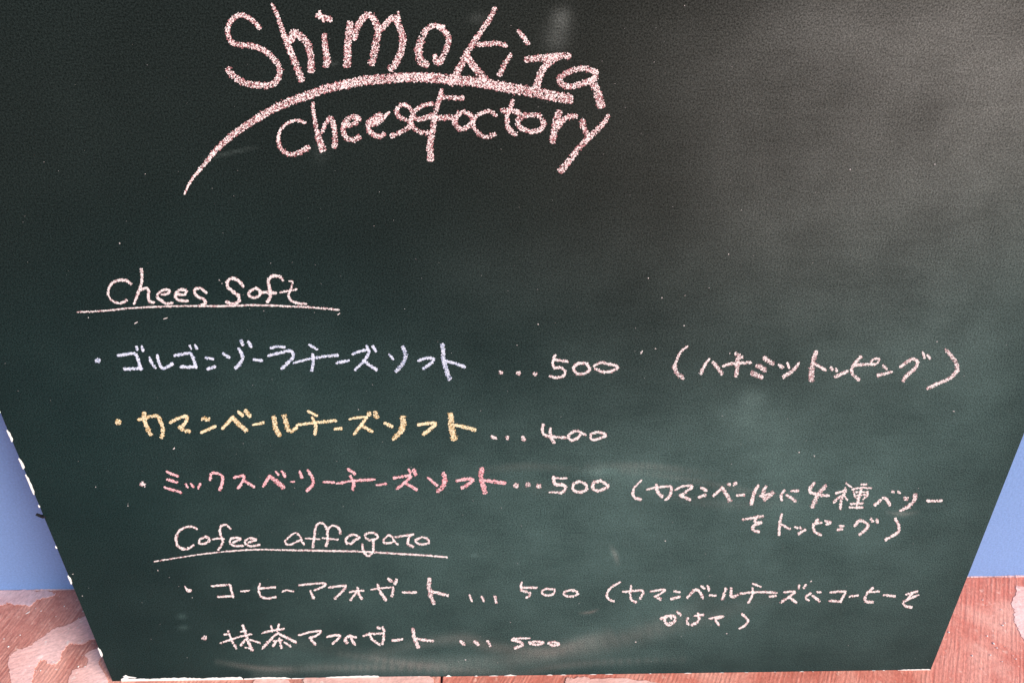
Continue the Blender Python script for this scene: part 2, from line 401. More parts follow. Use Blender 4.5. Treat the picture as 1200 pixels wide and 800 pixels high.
def bottom_strip(tops):
    """tops: (x, thickness in px)"""
    xs = np.linspace(tops[0][0], tops[-1][0], max(6, int((tops[-1][0] - tops[0][0]) / 2.2)))
    th = np.interp(xs, [t[0] for t in tops], [t[1] for t in tops])
    low = [on_board(x, bottom_y(x))[0] for x in xs]
    P = [(u, VB - .0004) for u in low]
    up = [(on_board(x, bottom_y(x) - t * random.uniform(.8, 1.15) - .25)) for x, t in zip(xs, th)]
    P += [(u, v) for u, v in reversed(up)]
    return prism('bare_edge_patch', P, -.0012, .0004, M_CORE, root)
bottom_strip([(142, 2.4), (145, 5.2), (151, 2.8), (175, 2.2), (215, 3.2), (238, 2.0), (250, 2.6), (282, 3.0), (285, .6)])
bottom_strip([(286, 1), (300, 1.8), (312, 2.4), (335, 1.8), (341, .5)])
bottom_strip([(342, .8), (380, .9), (386, 2.0), (410, 2.4), (442, 2.6), (445, .6)])
for a, b, t_ in ((480, 483, 1.5), (487, 494, 1.6), (522, 529, 2.2), (556, 560, 1.2), (572, 585, 1.0), (590, 606, 1.6), (640, 648, 1.4), (655, 665, 1.0),
                 (690, 700, 1.2), (708, 720, .9), (760, 764, 1.0), (800, 812, 1.0), (842, 850, .9), (868, 880, .9), (905, 912, .8), (935, 944, 1.0), (951, 954, 1.0), (1018, 1030, 1.1), (1033, 1038, 1.2)):
    bottom_strip([(a, .3), ((a + b) / 2, t_), (b, .3)])
bottom_strip([(1052, .8), (1060, 1.6), (1088, 1.7), (1090.5, .9)])
# curled sliver of skin at the bottom left corner
prism('bare_edge_patch', [on_board(*p) for p in ((144, 792), (147, 790.2), (150, 791.8), (160, 793.2), (151, 793.6))], 0, .0005, M_CORE, root)
# small dark splinter on the left edge
P = [on_board(*p) for p in ((52, 603.5), (54, 605.5), (51, 606.3), (48, 605.2), (42, 602.4), (47.5, 604.3))]
prism('splinter', P, -.002, .0012, M_DARK, root)

# ------------------------------------------------------------------ the handwriting
class Grains:
    """a pile of tiny chalk grains; each is a low faceted cone standing on the board"""
    def __init__(s): s.c = []; s.r = []; s.h = []; s.m = []
    def stroke(s, P, w0, w1, press, fine=1.0):
        P = np.array(spline(P, 8)) if len(P) > 1 else np.array(P, float)
        if len(P) == 1: P = np.array([P[0] - (w0 * .22, 0), P[0], P[0] + (w0 * .22, .2)])
        seg = np.diff(P, axis=0); L = np.hypot(*seg.T); cum = np.concatenate([[0], np.cumsum(L)]); tot = cum[-1]
        if w0 + w1 <= 9: w0, w1, press = w0 * .93, w1 * .93, press * .92
        hw0, hw1 = w0 / 2, w1 / 2
        cap = (hw0 + hw1) * .28
        area = (tot + 2 * cap) * (w0 + w1) / 2
        big = w0 + w1 > 9
        for layer, dens, r0, r1 in ((0, (.85 if big else 1.05) * press, .5, .9), (1, (.60 if big else .95) * press, .45, .95)):
            n = max(6, int(area * dens))
            q = rng.uniform(-cap, tot + cap, n); qq = np.clip(q, 0, tot)
            i = np.clip(np.searchsorted(cum, qq) - 1, 0, len(L) - 1)
            t = (qq - cum[i]) / np.maximum(L[i], 1e-6)
            c = P[i] + seg[i] * t[:, None]; tan = seg[i] / np.maximum(L[i], 1e-6)[:, None]
            c = c + tan * (q - qq)[:, None]
            nor = np.stack([-tan[:, 1], tan[:, 0]], 1)
            f = qq / max(tot, 1e-6)
            hw = (hw0 + (hw1 - hw0) * f)
            # pressure waves make the rim uneven
            ph = rng.uniform(0, 6.28, 3)
            hw = hw * (1 + .10 * np.sin(qq * .9 + ph[0]) + .08 * np.sin(qq * 2.1 + ph[1]))
            over = np.abs(q - qq) / max(cap, 1e-6)
            hw = hw * np.sqrt(np.clip(1 - .75 * over ** 2, .05, 1))
            off = rng.uniform(-1, 1, n) * np.maximum(hw - .45, .2) + rng.normal(0, .38 if big else .2, n)
            if layer == 1: off = rng.uniform(-1, 1, n) * np.maximum(hw - .5, .2) + rng.normal(0, .16, n)
            p = c + nor * off[:, None]
            # skipping of the chalk over the tooth of the board
            tooth = np.sin(p[:, 0] * 2.3 + np.sin(p[:, 1] * 1.7) * 2) * np.sin(p[:, 1] * 2.6 + np.sin(p[:, 0] * 1.3) * 2)
            keep = (tooth + rng.uniform(-.9, .9, n)) > ((-1.1 if w0 + w1 < 9 else -.45) if layer else -1.2)
            fade = np.sin(qq * (.11 if big else .33) + ph[2]) + .6 * np.sin(qq * .57 + ph[0])
            keep &= rng.uniform(0, 1, n) < (.86 + .16 * fade if layer else .95 + .06 * fade)
            p = p[keep]; k = len(p)
            s.c.append(p); s.r.append(rng.uniform(r0, r1, k) * fine)
            s.h.append(np.full(k, .00018 if layer else .00008) + rng.uniform(0, .00012 if layer else .00004, k)); s.m.append(np.full(k, layer))
        return s
    def build(s, name, mats, label=None):
        c = np.concatenate(s.c); r = np.concatenate(s.r); h = np.concatenate(s.h); m = np.concatenate(s.m)
        uv, depth = on_board_np(c)
        # length of a pixel on the board, along u and v
        uvx, _ = on_board_np(c + (1, 0)); uvy, _ = on_board_np(c + (0, 1))
        ax, ay = (uvx - uv), (uvy - uv)
        n = len(c); K = 5
        ang = np.linspace(0, 2 * np.pi, K, endpoint=False)[None] + rng.uniform(0, 6.28, (n, 1)) + rng.uniform(-.35, .35, (n, K))
        rad = r[:, None] * rng.uniform(.55, 1.25, (n, K))
        X = uv[:, 0:1] + ax[:, 0:1] * rad * np.cos(ang) + ay[:, 0:1] * rad * np.sin(ang)
        Y = uv[:, 1:2] + ax[:, 1:2] * rad * np.cos(ang) + ay[:, 1:2] * rad * np.sin(ang)
        Y = np.clip(Y, VB, VT)
        base = h * .55
        V = np.zeros((n, K + 1, 3)); V[:, :K, 0] = X; V[:, :K, 1] = Y; V[:, :K, 2] = base[:, None]
        V[:, K, 0] = uv[:, 0]; V[:, K, 1] = uv[:, 1]; V[:, K, 2] = h
        idx = (np.arange(n) * (K + 1))[:, None]
        Fa = []
        for k in range(K):
            Fa.append(np.concatenate([idx + (k + 1) % K, idx + k, idx + K], 1))
        Fa = np.stack(Fa, 1).reshape(-1, 3)
        me = bpy.data.meshes.new(name)
        me.vertices.add(n * (K + 1)); me.vertices.foreach_set('co', V.ravel())
        me.loops.add(len(Fa) * 3); me.loops.foreach_set('vertex_index', Fa.ravel().astype(np.int32))
        me.polygons.add(len(Fa)); me.polygons.foreach_set('loop_start', np.arange(0, len(Fa) * 3, 3, dtype=np.int32))
        me.polygons.foreach_set('loop_total', np.full(len(Fa), 3, dtype=np.int32))
        me.polygons.foreach_set('material_index', np.repeat(1 - m, K).astype(np.int32))
        me.update(calc_edges=True); me.validate()
        o = link(name, me, mats, root)
        if label: o['label'] = label
        return o
TOTAL = [0]
def write(crop, col, items, press=1.3, word=''):
    """items: (name, character, [ (w0, w1, points...) ]) with points read off an enlarged crop"""
    ox, oy, s = crop
    for it in items:
        nm, ch, strokes = it
        g = Grains()
        for st in strokes:
            w0, w1, pts = st[0], st[1], st[2:]
            o2 = (ox, oy, s)
            if isinstance(pts[0], str): o2 = CR[pts[0]]; pts = pts[1:]
            g.stroke([(o2[0] + x / o2[2], o2[1] + y / o2[2]) for x, y in pts], w0, w1, press)
        names = {'title': 'rose white', 'white': 'white', 'lavender': 'pale lavender', 'yellow': 'pale yellow', 'pink': 'pink'}
        lab = {'chalk_letter': f'{names[col]} chalk letter {ch}{word}', 'chalk_numeral': f'{names[col]} chalk digit {ch}{word}',
               'chalk_bracket': f'{names[col]} chalk bracket {ch}{word}'}.get(nm, f'{names[col]} chalk {ch}{word}')
        g.build(nm, CHALK[col], lab); TOTAL[0] += sum(len(x) for x in g.c)
L_, D_, B_, K_, U_ = 'chalk_letter', 'chalk_numeral', 'chalk_bullet', 'chalk_bracket', 'chalk_underline'
CR = {'t2': (390, 0, 7.273), 't3': (520, 0, 6), 'tw': (460, 0, 3.332), 'r1b': (330, 390, 4.8), 'r1d': (950, 390, 6.316), 'r2b': (330, 470, 5), 'r3c': (560, 540, 6.667),
      'r4c': (370, 665, 7.059), 'bb': (920, 550, 6), 'c5': (410, 605, 10), 'c4': (320, 605, 12), 'r4a': (200, 665, 6.667), 'd2': (890, 670, 6)}
# title
w_ = ' of the big title'
write((250, 0, 7.273), 'title', [
 (L_, 'S', [(5.5, 8.5, (392, 240), (350, 190), (300, 150), (240, 130), (190, 145), (145, 190), (122, 250), (130, 320), (170, 370), (240, 385), (320, 392), (400, 415), (470, 460), (530, 520), (565, 590), (560, 650), (520, 710), (460, 732), (380, 728), (300, 715), (220, 685), (160, 640), (125, 590))]),
 (L_, 'h', [(4, 6.5, (503, 40), (540, 120), (570, 210), (605, 310)), (7, 9, (605, 310), (650, 420), (690, 520), (720, 600), (755, 680)), (8.5, 8.5, (665, 350), (685, 275), (740, 310), (800, 370), (825, 450), (835, 530), (832, 605))]),
 (L_, 'i', [(6, 9.5, (945, 300), (950, 380), (965, 480), (965, 560)), (6, 7, (885, 135), (940, 150), (1000, 170)), (3, 4, (905, 100), (940, 185))]),
], 1.25, w_)
write(CR['t2'], 'title', [
 (L_, 'm', [(8, 9.5, (148, 200), (135, 300), (128, 420), (120, 560)), (7, 9, (185, 330), (205, 240), (255, 160), (315, 125), (355, 180), (388, 255), (372, 340), (355, 440), (330, 545)),
   (7, 9, (410, 255), (460, 200), (515, 150), (550, 200), (592, 290), (596, 380), (572, 470), (535, 545), (492, 592)), (3, 6, (558, 105), (562, 180))]),
 (L_, 'o', [(4.5, 10, (940, 228), (860, 222), (800, 250), (755, 330), (733, 420)), (10, 9, (733, 420), (738, 510), (800, 552)), (6, 8, (900, 230), (955, 268), (985, 320), (975, 400), (945, 470), (910, 535)), (6, 8, (870, 480), (880, 530), (910, 540))]),
], 1.2, w_)
write(CR['t3'], 'title', [
 (L_, 'k', [(5.5, 9, (358, 62), (320, 140), (270, 210), (215, 290), (165, 370), (120, 460), (75, 550), (50, 592)), (6.5, 5.5, (240, 315), (310, 310), (380, 305), (440, 325)), (8, 10, (165, 400), (195, 450), (240, 500), (285, 560))]),
 (L_, 'i', [(4, 7, (525, 220), (555, 255), (592, 308)), (5, 7, (470, 385), (430, 450), (390, 528))]),
 (L_, 't', [(8, 8, (580, 420), (640, 412), (720, 405), (800, 395), (880, 395)), (8, 9, (790, 410), (730, 450), (690, 500), (665, 560), (655, 610))]),
 (L_, 'a', [(7, 7.5, (1060, 505), (1000, 482), (920, 492), (850, 522), (812, 560), (840, 598), (900, 608), (970, 590), (1030, 570), (1072, 540), (1062, 505)), (9, 10, (1040, 560), (1070, 630), (1095, 700), (1108, 745))]),
], 1.2, w_)
arc = [(55, 755), (80, 705), (120, 655), (165, 600), (220, 545), (280, 500), (340, 462), (400, 427), (470, 395), (540, 372), (600, 350), (680, 330), (760, 315), (840, 308), (920, 303)]
write((200, 0, 3.332), 'title', [
 (U_, 'long arched underline', [(2.2, 6.5, *arc[:4]), (6.5, 9, *arc[3:7]), (9, 11, *arc[6:12]), (11, 11.5, *arc[11:]), (11.5, 12, 'tw', (52, 303), (140, 303), (220, 310), (300, 318), (380, 330)), (12, 12, 'tw', (380, 330), (460, 345), (540, 358), (620, 374), (695, 388))]),
], 1.2, ' of the big title')
w_ = ' of the second title word'
write((310, 110, 8), 'title', [
 (L_, 'c', [(4, 4.5, (382, 272), (320, 250), (250, 258), (190, 295), (145, 345), (130, 410)), (4.8, 7, (130, 410), (135, 480), (165, 530), (215, 562), (280, 565), (340, 545), (412, 502))]),
 (L_, 'h', [(4, 6, (455, 88), (460, 170), (472, 260), (495, 360)), (6.5, 9, (495, 360), (520, 450), (545, 528)), (5, 7, (540, 360), (570, 290), (622, 225), (645, 290), (662, 380), (662, 450), (652, 500))]),
 (L_, 'e', [(6, 6.5, (750, 298), (820, 290), (880, 250), (865, 212), (800, 228), (748, 272), (738, 340), (755, 400), (800, 432), (860, 425), (888, 402))]),
 (L_, 'e', [(7, 4, (990, 290), (1060, 275), (1110, 235), (1160, 180)), (7, 6, (1090, 195), (1015, 240), (972, 280), (980, 340), (1020, 385), (1080, 402), (1120, 380)), (5, 5, (1020, 265), (1090, 240))]),
], 1.2, w_)
write((440, 95, 8), 'title', [
 (L_, 's', [(5, 6, (335, 275), (290, 230), (240, 222), (203, 260), (200, 310), (240, 350), (300, 368), (338, 402), (312, 436), (245, 475), (150, 515))]),
 (L_, 'e', [(5.5, 6, (365, 345), (410, 360), (470, 345), (530, 318)), (5, 6, (535, 212), (460, 225), (400, 258), (352, 300), (332, 360), (345, 420), (390, 465), (450, 485), (520, 480))]),
 (L_, 'f', [(5, 7, (620, 85), (600, 160), (575, 250), (555, 340)), (6.5, 9, (555, 340), (540, 430), (525, 520), (508, 620), (518, 735)), (6, 6, (620, 152), (690, 152), (760, 162), (818, 158)), (7, 6.5, (565, 350), (630, 342), (708, 340))]),
 (L_, 'a', [(6, 6.5, (905, 350), (870, 302), (810, 290), (762, 330), (742, 380), (765, 432), (812, 452), (868, 430), (912, 380))]),
 (L_, 'c', [(4.5, 6, (1132, 322), (1070, 285), (1000, 298), (940, 332), (912, 390), (932, 450), (980, 502), (1050, 522), (1120, 500))]),
], 1.2, w_)
write((580, 100, 7.273), 'title', [
 (L_, 't', [(5, 7, (152, 130), (135, 190), (105, 250), (105, 320), (122, 380), (178, 418)), (6.5, 6, (58, 215), (130, 215), (208, 235))]),
 (L_, 'o', [(6.5, 6, (190, 300), (240, 262), (330, 255), (390, 272), (415, 330), (388, 375), (310, 394), (230, 370), (190, 325))]),
 (L_, 'r', [(8.5, 8, (545, 230), (520, 310), (507, 390), (490, 480)), (6.5, 7, (540, 360), (580, 300), (630, 268), (692, 262))]),
 (L_, 'y', [(7, 6.5, (745, 302), (752, 360), (788, 420)), (5, 8, (965, 262), (920, 330), (850, 400), (790, 455)), (6.5, 8.5, (790, 455), (730, 520), (660, 610), (610, 670), (560, 732))]),
], 1.2, w_)
# heading 1
w_ = ' of the first heading'
write((115, 310, 8.571), 'white', [
 (L_, 'C', [(3.6, 3.4, (330, 195), (285, 162), (220, 155), (150, 180), (108, 235), (100, 300)), (2.2, 4, (100, 300), (130, 352), (200, 388), (260, 375), (288, 355))]),
 (L_, 'h', [(4, 3.6, (432, 45), (440, 110), (435, 190), (415, 260)), (4.5, 3.2, (415, 250), (385, 330), (362, 390)), (3.8, 3.8, (430, 250), (480, 235), (510, 265), (503, 330), (520, 370), (560, 380))]),
 (L_, 'e', [(3.4, 3.8, (640, 300), (700, 290), (715, 258), (660, 255), (607, 290), (597, 330), (640, 365), (690, 392), (745, 380))]),
 (L_, 'e', [(3.8, 3.8, (790, 298), (870, 300), (885, 260), (830, 252), (782, 280), (777, 328), (820, 358), (900, 365))]),
 (L_, 's', [(3.6, 4, (1085, 282), (1040, 245), (985, 240), (967, 275), (1000, 320), (1060, 347), (1078, 380), (1040, 410))]),
], 1.6, w_)
write((250, 310, 8), 'white', [
 (L_, 'S', [(4, 4.6, (280, 205), (240, 155), (180, 127), (132, 160), (137, 210), (190, 255), (240, 300), (232, 350), (180, 370), (125, 350))]),
 (L_, 'o', [(3.8, 4, (400, 220), (345, 248), (332, 285), (375, 308), (430, 292), (438, 245), (400, 220))]),
 (L_, 'f', [(3.8, 4.6, (650, 148), (620, 112), (560, 107), (517, 140), (522, 200), (535, 260), (530, 310), (505, 350)), (3.6, 4, (445, 265), (500, 258), (585, 266))]),
 (L_, 't', [(2.6, 3.6, (718, 155), (745, 165), (725, 230), (707, 290), (730, 338), (790, 360), (870, 370)), (3, 2.2, (630, 260), (700, 247), (780, 230))]),
], 1.55, w_)
write((80, 300, 3.529), 'white', [
 (U_, 'straight underline', [(2.0, 2.5, (38, 232), (150, 226), (260, 215), (400, 208), (520, 206)), (2.7, 2.7, (520, 206), (640, 207), (760, 203), (880, 206), (1000, 212), (1118, 222))])], 1.35, w_)
# row 1
w_ = ' of the first menu line'
write((100, 390, 4.8), 'lavender', [
 (B_, 'bullet', [(6, 6, (70, 155))]),
 (L_, 'go', [(3.8, 4.2, (185, 127), (235, 119), (280, 118), (298, 155), (313, 203)), (4, 4, (220, 203), (270, 201), (318, 200)), (3.4, 3.4, (289, 78), (293, 95)), (3.6, 3.6, (318, 76), (325, 99))]),
 (L_, 'ru', [(3.6, 3.6, (362, 140), (375, 170), (393, 197)), (3.8, 4.2, (405, 125), (415, 165), (432, 197), (465, 190), (490, 172))]),
 (L_, 'go', [(3.8, 4.2, (503, 127), (550, 118), (590, 115), (610, 150), (622, 193)), (4.2, 4.2, (535, 190), (580, 192), (625, 190)), (3, 3, (587, 72), (595, 88)), (3.6, 3.6, (618, 68), (628, 88))]),
 (L_, 'n', [(3.6, 3.6, (678, 139), (718, 147)), (3.6, 3.8, (688, 203), (730, 190))]),
 (L_, 'zo', [(3.4, 4, (775, 117), (810, 138)), (4, 5, (862, 88), (885, 130), (875, 165), (845, 198)), (4, 4, (877, 44), (885, 68)), (4.5, 4.5, (918, 50), (932, 76))]),
 ('chalk_dash', 'dash', [(3.4, 3.8, (948, 150), (995, 155))]),
 (L_, 'ra', [(3.6, 3.4, (1044, 86), (1080, 76), (1122, 80)), (3.6, 4.4, (1030, 128), (1090, 113), (1150, 100), (1172, 130), (1140, 167), (1105, 200))]),
], 1.6, w_)
write(CR['r1b'], 'lavender', [
 (L_, 'chi', [(3, 3.4, (155, 66), (200, 92)), (2.6, 4, (65, 170), (120, 154), (180, 141), (250, 131), (315, 125)), (3.8, 4.2, (175, 120), (178, 165), (170, 210))]),
 ('chalk_dash', 'dash', [(4, 3.6, (308, 168), (378, 155))]),
 (L_, 'zu', [(3.6, 4, (400, 118), (450, 101), (492, 98), (470, 148), (440, 180), (415, 206)), (4, 4.2, (460, 155), (500, 185), (533, 205)), (3.6, 3.6, (478, 72), (487, 95)), (4, 4.2, (514, 76), (530, 102))]),
 (L_, 'so', [(3, 3.4, (605, 120), (628, 148)), (4.6, 4.8, (682, 80), (698, 120), (687, 165), (645, 215))]),
 (L_, 'small tsu', [(3.8, 3.8, (770, 155), (820, 141), (858, 147), (830, 178), (798, 200))]),
 (L_, 'to', [(4.8, 6, (905, 65), (908, 120), (918, 180), (943, 258)), (3.8, 4.2, (930, 160), (980, 172), (1030, 190))]),
], 1.55, w_)
w_ = ' of the first price'
def dots(crop, L, col, word):
    write(crop, col, [('chalk_dot', 'dot', [(w, w, *p)]) for w, p in L], 1.6, word)
dots((560, 390, 4.8), [(4.6, [(128, 222)]), (4.8, [(228, 227)]), (4.8, [(322, 230)])], 'white', ' before the first price')
write((560, 390, 4.8), 'white', [
 (D_, '5', [(3.6, 3.8, (435, 125), (424, 150), (426, 193), (465, 195), (492, 215), (480, 242), (440, 250), (405, 243)), (3.6, 3.6, (432, 152), (505, 160))]),
 (D_, '0', [(3.8, 3.8, (615, 172), (565, 172), (537, 200), (560, 228), (600, 228), (630, 205), (612, 175))]),
 (D_, '0', [(3.6, 3.8, (652, 185), (690, 166), (740, 176), (790, 190), (750, 215), (700, 218), (660, 200))]),
], 1.5, w_)
w_ = ' of the honey topping note'
write((780, 390, 6.667), 'white', [
 (K_, 'opening', [(2, 4.6, (170, 105), (120, 145), (90, 200), (67, 262)), (5, 5, (67, 262), (90, 318), (135, 353))]),
 (L_, 'ha', [(3, 5, (340, 205), (300, 260), (275, 318)), (4.4, 4.8, (370, 230), (410, 275), (440, 316))]),
 (L_, 'chi', [(4.6, 5, (548, 160), (595, 193)), (3.4, 4.8, (450, 258), (500, 242), (570, 236), (665, 230)), (5, 5, (562, 200), (560, 270), (550, 335))]),
 (L_, 'mi', [(5.6, 5.6, (772, 195), (838, 238)), (5.4, 5.6, (716, 255), (780, 290)), (6, 5.6, (675, 312), (750, 345))]),
 (L_, 'small tsu', [(4.2, 4.6, (885, 250), (915, 267)), (3.6, 3.6, (950, 235), (965, 270)), (3.6, 5, (1042, 235), (1000, 288), (920, 345))]),
 (L_, 'to', [(5, 7, (1175, 150), (1148, 230), (1140, 310), (1138, 370)), (3.8, 4, 'r1d', (20, 227), (60, 246), (108, 275))]),
], 1.45, w_)
write(CR['r1d'], 'white', [
 (L_, 'small tsu', [(4.2, 4.2, (150, 255), (160, 270)), (3.6, 3.6, (185, 265), (192, 282)), (4, 4.2, (180, 325), (230, 302), (270, 285))]),
 (L_, 'pi', [(4, 4.4, (370, 175), (335, 215), (305, 260), (312, 308), (355, 345)), (4, 4, (330, 236), (400, 232), (470, 232)), (3, 3, (445, 218), (465, 195), (508, 190), (490, 225), (450, 232))]),
 (L_, 'n', [(4.2, 4, (535, 242), (562, 266)), (4.4, 3.6, (497, 313), (545, 302), (600, 285))]),
 (L_, 'gu', [(4, 5, (665, 250), (710, 215), (760, 192), (792, 220), (762, 270), (715, 310), (685, 355)), (3.6, 3.6, (830, 145), (842, 182)), (3.8, 3.8, (868, 165), (880, 190))]),
 (K_, 'closing', [(4.4, 5, (1000, 125), (1045, 175), (1080, 230), (1085, 280)), (5, 4, (1085, 280), (1030, 335), (950, 370), (865, 410))]),
], 1.4, w_)
# row 2
w_ = ' of the second menu line'
write((120, 470, 5.217), 'yellow', [
 (B_, 'bullet', [(6.4, 6.4, (97, 125))]),
 (L_, 'ka', [(4.2, 5, (222, 112), (280, 98), (335, 90), (362, 140), (370, 185), (360, 220)), (4.8, 5, (255, 72), (262, 130), (278, 170), (295, 203))]),
 (L_, 'ma', [(4, 4.4, (415, 130), (460, 105), (518, 92), (508, 130), (480, 158)), (4.6, 4.6, (470, 157), (500, 178), (533, 183))]),
 (L_, 'n', [(5, 5, (612, 107), (650, 110)), (3.4, 4.4, (605, 190), (650, 170), (690, 152))]),
 (L_, 'be', [(4, 5, (735, 166), (770, 127), (800, 98)), (5, 6.4, (795, 98), (840, 145), (880, 180)), (4.4, 4.4, (832, 64), (858, 88)), (5, 5, (873, 57), (902, 90))]),
 ('chalk_dash', 'dash', [(2.2, 4.6, (922, 143), (988, 130))]),
 (L_, 'ru', [(6, 5.6, (1050, 97), (1058, 155), (1082, 207)), (6.4, 4, 'r2b', (15, 85), (28, 135), (45, 175), (88, 155))]),
], 1.65, w_)
write(CR['r2b'], 'yellow', [
 (L_, 'chi', [(3.2, 3.8, (155, 58), (207, 85)), (3, 4.4, (90, 140), (150, 130), (230, 122), (318, 112)), (3.6, 4.6, (178, 95), (200, 140), (195, 193))]),
 ('chalk_dash', 'dash', [(3.2, 4.4, (310, 163), (350, 157))]),
 (L_, 'zu', [(2.8, 3.6, (398, 103), (450, 95), (495, 92)), (4, 4.2, (500, 92), (465, 140), (425, 193)), (4, 4.6, (465, 140), (530, 177)), (5.6, 5.6, (512, 68), (514, 78)), (5.6, 5.6, (546, 65), (558, 92))]),
 (L_, 'so', [(4, 4.6, (605, 127), (648, 148)), (7, 7, (710, 95), (714, 140), (697, 178)), (6, 4, (697, 178), (655, 220))]),
 (L_, 'small tsu', [(4, 4.8, (800, 138), (850, 130), (905, 130), (870, 163), (830, 193))]),
 (L_, 'to', [(6.5, 8.5, (990, 78), (994, 140), (1012, 220)), (4, 4.8, (1020, 140), (1070, 150), (1133, 168))]),
], 1.6, w_)
dots((560, 480, 7.059), [(4.4, [(115, 222), (148, 234)]), (4.4, [(243, 222), (245, 240)]), (5, [(370, 228), (386, 248)])], 'white', ' before the second price')
w_ = ' of the second price'
write((560, 480, 7.059), 'white', [
 (D_, '4', [(4, 3.6, (540, 122), (535, 170), (552, 208), (620, 222), (722, 230)), (3.8, 4.6, (598, 155), (600, 220), (630, 270))]),
 (D_, '0', [(3.4, 3.8, (888, 207), (822, 174), (772, 190), (748, 225), (772, 252), (820, 235), (848, 205))]),
 (D_, '0', [(3.4, 3.6, (985, 185), (937, 200), (932, 235), (960, 248), (1020, 230), (1063, 208), (1020, 190), (985, 183))]),
], 1.6, w_)
# row 3
w_ = ' of the third menu line'
write((150, 540, 5.4545), 'white', [(B_, 'bullet', [(5.6, 5, (85, 147), (105, 152)), (3, 3, (92, 135), (95, 150))])], 1.6, w_)
write((150, 540, 5.4545), 'pink', [
 (L_, 'mi', [(3.4, 3.8, (248, 68), (318, 98)), (3.6, 3.6, (253, 117), (312, 135)), (3, 3.8, (235, 168), (340, 200))]),
 (L_, 'small tsu', [(3, 3, (370, 147), (383, 168)), (3, 3, (402, 143), (418, 165)), (3.2, 3.2, (463, 145), (448, 172))]),
 (L_, 'ku', [(3.4, 4.2, (525, 118), (532, 80), (570, 78), (603, 95), (602, 140), (588, 182))]),
 (L_, 'su', [(3.4, 3.8, (678, 105), (738, 93), (735, 125), (705, 172)), (3.6, 3.8, (745, 128), (805, 163))]),
 (L_, 'be', [(3.6, 4, (866, 160), (905, 94)), (4, 6, (905, 97), (950, 130), (993, 168)), (3.2, 3.2, (945, 68), (962, 88)), (3.6, 3.6, (984, 65), (1005, 98))]),
 ('chalk_dash', 'dash', [(2.6, 2.6, (1042, 133), (1062, 130))]),
 (L_, 'ri', [(3.6, 4, (1098, 68), (1112, 105)), (4, 4.2, (1148, 58), (1181, 108), (1180, 150), (1145, 188))]),
], 1.55, w_)
write((360, 540, 5.4545), 'pink', [
 ('chalk_dash', 'dash', [(3, 3.4, (105, 133), (172, 136))]),
 (L_, 'chi', [(3.8, 4, (262, 52), (305, 80)), (3, 3.8, (190, 143), (280, 128), (430, 116)), (3.4, 4.2, (275, 95), (298, 140), (290, 182))]),
 ('chalk_dash', 'dash', [(2.8, 3, (445, 153), (505, 145))]),
 (L_, 'zu', [(3.6, 4, (555, 108), (662, 92), (625, 135), (575, 178)), (3.6, 4, (620, 135), (700, 182)), (3.8, 3.8, (648, 55), (660, 75)), (4.8, 5, (682, 58), (692, 85))]),
 (L_, 'so', [(3.2, 3.8, (770, 105), (830, 155)), (5.6, 5.8, (874, 80), (880, 130)), (5.6, 4, (880, 130), (865, 165), (835, 194))]),
 (L_, 'small tsu', [(3.8, 4.4, (955, 125), (1058, 112), (1032, 145), (990, 172))]),
 (L_, 'to', [(5.6, 6.6, (1118, 48), (1110, 100), (1136, 198)), (4.2, 4.8, 'r3c', (55, 150), (130, 160), (213, 170))]),
], 1.45, w_)
dots(CR['r3c'], [(6, [(292, 185), (305, 196)]), (4.8, [(382, 183), (400, 184)]), (5.6, [(470, 192), (482, 200)])], 'white', ' before the third price')
w_ = ' of the third price'
write(CR['r3c'], 'white', [
 (D_, '5', [(1.8, 3, (695, 134), (640, 135), (595, 130)), (4.6, 4, (590, 125), (602, 180), (665, 185), (688, 215), (650, 248)), (4, 1.5, (650, 248), (610, 243), (562, 243))]),
 (D_, '0', [(3.8, 3.8, (790, 157), (847, 185), (848, 220), (800, 243), (747, 225), (745, 182), (790, 157))]),
 (D_, '0', [(3.8, 4.4, (960, 152), (1018, 190), (990, 214), (930, 233), (897, 210), (905, 170), (960, 152))]),
], 1.6, w_)
w_ = ' of the berry note'
write((730, 550, 6), 'white', [
 (K_, 'opening', [(2, 3.6, (130, 75), (85, 120), (67, 165)), (3.8, 4, (67, 165), (82, 198), (125, 208))]),
 (L_, 'ka', [(2.4, 4.4, (170, 140), (230, 125), (330, 118), (340, 150), (327, 185), (300, 212)), (4, 5, (235, 108), (240, 150), (275, 190))]),
 (L_, 'ma', [(2.6, 4, (368, 142), (420, 116), (488, 116), (450, 150), (412, 180)), (3.6, 4.6, (400, 180), (470, 210))]),
 (L_, 'n', [(4, 4, (550, 127), (585, 145)), (4, 4.2, (535, 192), (580, 178))]),
 (L_, 'be', [(3.4, 4.2, (635, 185), (700, 127)), (4.6, 5, (700, 130), (725, 170), (753, 218)), (4.2, 4.2, (745, 103)), (4.4, 4.4, (778, 105), (795, 95))]),
 ('chalk_dash', 'dash', [(3.2, 3.4, (803, 180), (852, 177))]),
 (L_, 'ru', [(3.4, 5.6, (950, 112), (920, 170), (902, 243)), (4.2, 5, (1005, 120), (985, 165), (995, 208), (1055, 160)), (3.4, 3.4, (963, 185), (1030, 172))]),
 (L_, 'ni', [(3, 4, (1135, 145), (1112, 180), (1116, 215)), (3.4, 4.2, 'bb', (12, 178), (72, 220)), (3, 3.8, 'bb', (45, 149), (90, 148))]),
 (L_, 'o', [(3, 3.6, (845, 350), (920, 338), (985, 325)), (3, 3.4, (948, 325), (925, 370), (970, 368)), (3.6, 3.8, (970, 372), (910, 402), (925, 430), (955, 434))]),
 (L_, 'to', [(3, 4, (1116, 315), (1100, 380), (1098, 455)), (3, 3.4, (1115, 385), (1172, 416))]),
], 1.6, w_)
